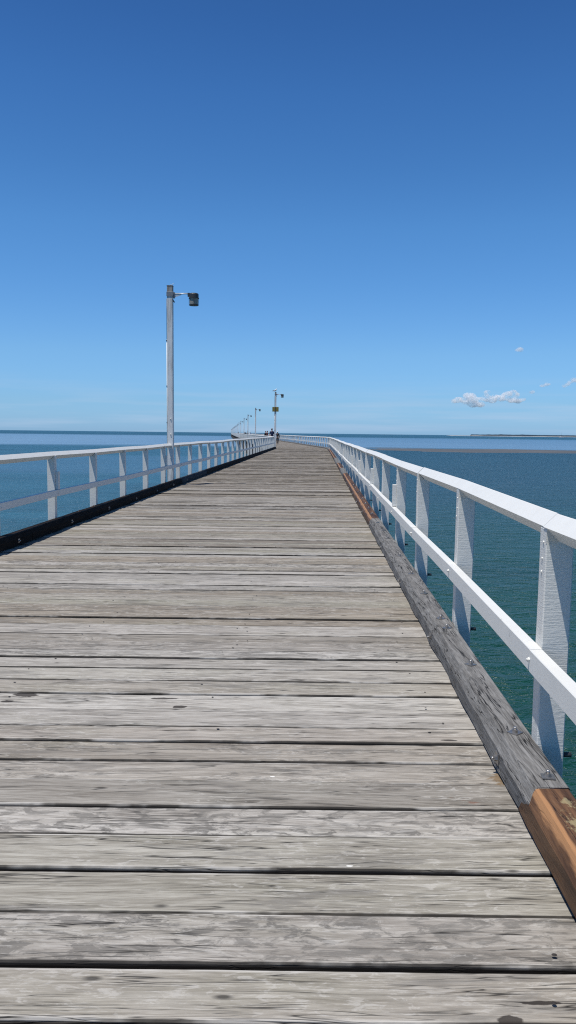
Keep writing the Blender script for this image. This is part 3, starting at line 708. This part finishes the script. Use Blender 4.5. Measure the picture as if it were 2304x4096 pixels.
for i, Y in enumerate(lys):
    o = lamp0 if i == 0 else clone(lamp0)
    if i == 0: x = -3.055
    elif i == 1: x = -1.235
    else: x = Lx(Y) - .26
    o.location = (x, Y, 0); o.rotation_euler = (0, 0, -.035 if i == 0 else .05)
    if i == 0: lab = 'nearest and tallest lamp post, square white pole rising through the left railing'
    elif i == 1: lab = 'second lamp post, with a gull on top and an ochre board on its pole'
    elif i == 2: lab = 'third lamp post, the next pole left of the one with the ochre board'
    elif i == len(lys) - 1: lab = 'tiny last lamp post at the far left end of the jetty'
    else: lab = ORD[i - 1] + ' lamp post from the viewer in the row shrinking along the left railing'
    tag(o, lab, 'lamp post', 'lamp posts along the left railing')
# thin pale spike lying across the top of the nearest pole
MB().tube((-.02, 0, LH + .008), (.105, -.01, LH + .055), .0035, .005, 6).build('top_spike', M['white'], lamp0)

# board on the second lamp
sb = empty('board', (-1.235, 70.2 - .11, 3.52)); tag(sb, 'blank ochre rectangular board fixed high on the pole under the gull', 'sign')
MB().bbox(-.285, .285, -.012, .0, -.21, .21, .004).build('panel', M['sign'], sb)
MB().box(-.285, .285, .001, .012, -.21, -.185).box(-.285, .285, .001, .012, .185, .21).box(-.04, .04, -.03, -.0125, -.208, .208).build('back_strap', M['signedge'], sb)

# ------------------------------------------------------------------ skinned figures
def skin_obj(name, mat, verts, edges, radii, root, parent=None, sub=1):
    me = bpy.data.meshes.new(name); me.from_pydata(verts, edges, []); me.materials.append(mat)
    o = bpy.data.objects.new(name, me); col.objects.link(o)
    if parent: o.parent = parent
    o.modifiers.new('skin', 'SKIN'); sv = me.skin_vertices[0].data
    for i, r in enumerate(radii): sv[i].radius = r if isinstance(r, tuple) else (r, r); sv[i].use_root = (i == root)
    o.modifiers['skin'].use_smooth_shade = True
    s = o.modifiers.new('sub', 'SUBSURF'); s.levels = sub; s.render_levels = sub
    return o
def person(loc, rz, h, label, group, top, legs, hat=None, hatkind='cap', armR=None, armL=None, step=.0, sleeve=True, lean=0.0, bag=None):
    r = empty('person', loc, rz); tag(r, label, 'person', group); k = h / 1.75
    aR = armR or [(.235, .02, 1.14), (.255, -.06, .89)]; aL = armL or [(-.235, .02, 1.14), (-.255, -.06, .89)]
    V = [(0, 0, .95), (0, 0, 1.14), (0, .01, 1.34), (0, .0, 1.48), (0, -.01, 1.565), (0, -.015, 1.65), (0, -.01, 1.72)]
    E = [(i, i + 1) for i in range(6)]; Rd = [(.14, .10), (.12, .085), (.145, .10), (.055, .06), (.062, .075), (.075, .095), (.05, .065)]
    V.append((0, -.115, 1.635)); E.append((5, 7)); Rd.append(.011)
    def limb(pts, radii, start):
        a = start
        for p, q in zip(pts, radii): V.append(p); Rd.append(q); E.append((a, len(V) - 1)); a = len(V) - 1
        return a
    for s, arm in ((1, aR), (-1, aL)):
        sh = (s * .175, .01, 1.42)
        w = limb([sh, arm[0], arm[1]], [.052, .042, .029], 2)
        e, wr = Vector(arm[0]), Vector(arm[1]); d = (wr - e).normalized()
        palm = wr + d * .055; pi_ = limb([tuple(palm)], [(.034, .018)], w)
        side = d.orthogonal().normalized(); q = side.cross(d)
        side = Vector((0, -1, 0)) - d * Vector((0, -1, 0)).dot(d); side = side.normalized() if side.length > .1 else q
        for f, (o_, L) in enumerate(((-.028, .065), (-.009, .078), (.010, .072), (.028, .056))):
            b = palm + side * o_ + d * .032; limb([tuple(b), tuple(b + d * L + Vector((-s * .012, 0, 0)))], [.0095, .0085], pi_)
        b = palm + side * .040 - d * .01; limb([tuple(b), tuple(b + side * .02 + d * .045)], [.011, .009], pi_)
    for s in (1, -1):
        st = step * s
        limb([(s * .095, 0, .87), (s * .105, -.03 - st * .5, .50), (s * .105, .03 - st, .09), (s * .115, -.13 - st, .035)], [(.085, .09), .056, .038, (.042, .028)], 0)
    body = skin_obj('body', M['skin'], [tuple(c * k for c in v) for v in V], E, [tuple(c * k for c in q) if isinstance(q, tuple) else q * k for q in Rd], 0, r)
    sv = [(0, 0, .93), (0, 0, 1.14), (0, .01, 1.34), (0, 0, 1.455)]; se = [(0, 1), (1, 2), (2, 3)]; sr = [(.155, .118), (.142, .108), (.165, .12), (.078, .075)]
    for s, arm in ((1, aR), (-1, aL)):
        n0 = len(sv); sh = Vector((s * .178, .01, 1.42)); e = Vector(arm[0]); end = e if not sleeve else e + (Vector(arm[1]) - e) * .9
        sv += [tuple(sh), tuple(e if sleeve else sh + (e - sh) * .8)]; se += [(2, n0), (n0, n0 + 1)]; sr += [.068, .058]
        if sleeve: sv.append(tuple(end)); se.append((n0 + 1, n0 + 2)); sr.append(.042)
    skin_obj('shirt', top, [tuple(c * k for c in v) for v in sv], se, [tuple(c * k for c in q) if isinstance(q, tuple) else q * k for q in sr], 0, r)
    tv = [(0, 0, .99), (0, 0, .90)]; te = [(0, 1)]; tr = [(.148, .112), (.15, .118)]
    for s in (1, -1):
        st = step * s; n0 = len(tv); tv += [(s * .098, 0, .84), (s * .106, -.028 - st * .5, .50), (s * .106, .028 - st, .12)]; te += [(1, n0), (n0, n0 + 1), (n0 + 1, n0 + 2)]; tr += [.098, .074, .060]
    skin_obj('trousers', legs, [tuple(c * k for c in v) for v in tv], te, [tuple(c * k for c in q) if isinstance(q, tuple) else q * k for q in tr], 0, r)
    for s in (1, -1):
        st = step * s; MB().ball((s * .11 * k, (-.045 - st) * k, .035 * k), (.05 * k, .135 * k, .036 * k)).build('shoe', M['black'], r)
        MB().ball((s * .032 * k, -.100 * k, 1.655 * k), .011 * k, 6, 4).build('eye', M['black'], r)
    hz = 1.70 * k
    if hat:
        mb = MB(); mb.ball((0, 0, hz), (.095 * k, .115 * k, .075 * k), 14, 8)
        if hatkind == 'cap': mb.loft([[(x * k, y * k, hz + z) for x, y in ((-.075, -.08), (.075, -.08), (.06, -.19), (-.06, -.19))] for z in (-.004, .008)])
        else: mb.loft([[(.165 * k * cos(a * pi / 8), .175 * k * sin(a * pi / 8), hz + z) for a in range(16)] for z in (-.012, -.002)])
        mb.build('hat', hat, r)
    MB().ball((0, .022 * k, 1.655 * k), (.088 * k, .092 * k, .085 * k), 12, 8).build('hair', M['hair'], r)
    if bag: MB().ball((.0, .15 * k, 1.22 * k), (.13 * k, .08 * k, .19 * k)).build('backpack', bag, r)
    return r
PG = 'people on the jetty past the bend'
person((-1.80, 82, 0), .35, 1.87, 'broad man in navy shirt and grey cap, just left of the ochre board pole', PG, M['navy'], M['black'], M['greycloth'], 'cap', sleeve=False)
person((-1.40, 96, 0), 2.9, 1.62, 'person in dark clothes and white hat just right of the ochre board pole', PG, M['black'], M['black'], M['whitecloth'], 'brim', step=.16, armR=[(-.0 + .28, .03, 1.16), (.34, -.05, .93)])
person((-3.36, 112, 0), .9, 1.68, 'left one of the two standing close together, dark top and dark hair', PG, M['black'], M['maroon'])
person((-3.10, 111, 0), -1.0, 1.70, 'right one of the close pair, dull red top, one arm stretched out', PG, M['maroon'], M['black'], armR=[(.30, -.18, 1.33), (.38, -.40, 1.38)])
person((-7.95, 158, 0), .2, 1.66, 'far person in white top and white hat below the third lamp post', PG, M['whitecloth'], M['greycloth'], M['whitecloth'], 'brim')
person((-9.50, 178, 0), 2.6, 1.72, 'far person in black between the white-topped one and fourth lamp', PG, M['black'], M['black'], step=.12)
person((-11.55, 204, 0), .4, 1.72, 'far person in dark top with pale hat, just beneath the fifth lamp post', PG, M['black'], M['navy'], M['whitecloth'], 'cap')
person((-21.5, 330, 0), 0, 1.74, 'tiniest dark figure, farthest along the jetty', PG, M['black'], M['black'])

# gull on the second lamp
g = empty('gull', (-1.255, 70.2, LH + .005), 0); tag(g, 'white gull with grey wings standing on top of the second lamp pole', 'bird')
gb = skin_obj('body', M['gullwhite'], [(-.04, 0, .13), (-.15, 0, .10), (-.24, 0, .075), (.05, 0, .17), (.085, 0, .24), (.095, 0, .285), (.125, 0, .282)], [(0, 1), (1, 2), (0, 3), (3, 4), (4, 5), (5, 6)], [.068, .04, .016, .062, .040, .038, .018], 0, g)
MB().tube((.135, 0, .282), (.185, 0, .272), .010, .003, 6).build('beak', M['gullred'], g)
for s in (1, -1):
    MB().loft([[(.06, s * .066, .20), (.05, s * .068, .14), (.06, s * .06, .13)], [(-.10, s * .062, .165), (-.12, s * .06, .11), (-.11, s * .05, .10)], [(-.29, s * .02, .10), (-.30, s * .018, .075), (-.29, s * .012, .075)]]).build('wing', M['gullgrey'], g)
    MB().tube((-.01, s * .025, .09), (-.005, s * .025, 0), .005, .005, 6).box(-.01, .03, s * .025 - .012, s * .025 + .012, 0, .005).build('leg', M['gullred'], g)

# ------------------------------------------------------------------ boat
bt = empty('sailing_boat', (987, 2800, SEA), .15); tag(bt, 'small white sailing boat with bare mast off the far beach', 'boat')
for s in (-1, 1):
    rings = []
    for x, w, z0, z1 in ((-8, .9, .1, 1.7), (-5, 1.1, -.3, 1.8), (2, 1.1, -.4, 2.1), (6, .6, -.1, 2.5), (8.5, .08, .9, 2.8)):
        rings.append([(x, s * 3.2 - w, z1), (x, s * 3.2 - w * .7, z0), (x, s * 3.2 + w * .7, z0), (x, s * 3.2 + w, z1)])
    MB().loft(rings).build('hull', M['gel'], bt)
cb = MB().loft([[(-6, -3.2, z), (3.5, -3.2, z), (3.5, 3.2, z), (-6, 3.2, z)] if z < 2.5 else [(-5, -2.6, z), (1.6, -2.6, z), (1.6, 2.6, z), (-5, 2.6, z)] for z in (1.55, 2.2, 3.6)]).build('cabin', M['gel'], bt)
MB().box(-3.6, 1.2, -3.1, 3.1, 2.35, 3.0).build('window', M['tint'], cb)
mt = MB().tube((0, 0, 3), (0, 0, 21), .22, .14, 8).build('mast', M['greymetal'], bt)
MB().tube((-.2, 0, 5), (-6.5, 0, 4.6), .22, .22, 8).build('boom', M['greymetal'], bt)

# ------------------------------------------------------------------ clouds
def cloud_mat(dens):
    m = bpy.data.materials.new('cloud_vapour'); m.use_nodes = True; nt = m.node_tree; nt.nodes.remove(nt.nodes['Principled BSDF'])
    pv = nt.nodes.new('ShaderNodeVolumePrincipled'); pv.inputs['Color'].default_value = (1, 1, 1, 1); pv.inputs['Anisotropy'].default_value = 0.0
    tc = nt.nodes.new('ShaderNodeTexCoord'); ns = nt.nodes.new('ShaderNodeTexNoise'); ns.inputs['Scale'].default_value = .022; ns.inputs['Detail'].default_value = 4; ns.inputs['Roughness'].default_value = .6
    mr = nt.nodes.new('ShaderNodeMapRange'); mr.inputs[1].default_value = .42; mr.inputs[2].default_value = .62; mr.inputs[3].default_value = dens * .08; mr.inputs[4].default_value = dens * 2.2
    nt.links.new(tc.outputs['Object'], ns.inputs['Vector']); nt.links.new(ns.outputs[0], mr.inputs[0]); nt.links.new(mr.outputs[0], pv.inputs['Density'])
    nt.links.new(pv.outputs[0], nt.nodes['Material Output'].inputs['Volume']); return m
cm = cloud_mat(.016); cm2 = cloud_mat(.013)
def cloud(px, py, blobs, label, mat, D=8000.0, vox=7):
    S = D / 3078 
    d = _F + _R2 * ((px - 1152) / 3078) + _U2 * ((2048 - py) / 3078); c = Vector((0, 0, EYE)) + d * (D / d.y)
    mb = MB()
    for bx, bz, r in blobs:
        for q in range(3):
            mb.ball((bx * S + random.uniform(-.3, .3) * r * S, random.uniform(-.5, .5) * r * S, -bz * S + random.uniform(-.1, .25) * r * S), (r * S * random.uniform(.8, 1.2), r * S * .9, r * S * random.uniform(.45, .7)), 12, 8)
    o = mb.build('cloud', mat, None, c); tag(o, label, 'cloud', 'small clouds low in the sky at right', kind='structure')
    rm = o.modifiers.new('remesh', 'REMESH'); rm.mode = 'VOXEL'; rm.voxel_size = vox; rm.use_smooth_shade = True
    return o
random.seed(3)
cloud(1955, 1595, [(-135, 12, 14), (-115, 8, 18), (-90, 14, 18), (-75, -6, 22), (-60, 6, 20), (-55, 22, 22), (-35, 24, 18), (-30, 2, 14), (-10, -10, 14), (-5, 5, 14), (15, 8, 16), (30, -2, 22), (45, 4, 16), (62, -12, 14), (78, -18, 18), (85, 6, 18), (105, -18, 18), (115, 8, 20), (135, 2, 12), (-8, -26, 12), (100, -30, 12)], 'largest cloud, a long flat bank of white puffs', cm)
cloud(2075, 1399, [(0, 0, 14), (10, 3, 9), (-6, 3, 8)], 'small lone puff of cloud, highest of all', cm2)
cloud(2178, 1541, [(10, -2, 11), (-4, 1, 10), (-14, 4, 7), (18, -3, 7)], 'small flat cloud between the round puff and the frame edge', cm)
cloud(2127, 1568, [(0, 0, 11), (3, 3, 8)], 'tiny round cloud puff right of the long bank', cm2)
cloud(2290, 1528, [(-30, 16, 11), (-18, 10, 10), (-6, 0, 12), (6, -8, 14), (16, -6, 14)], 'slanting cloud cut by the right edge of the picture', cm2)
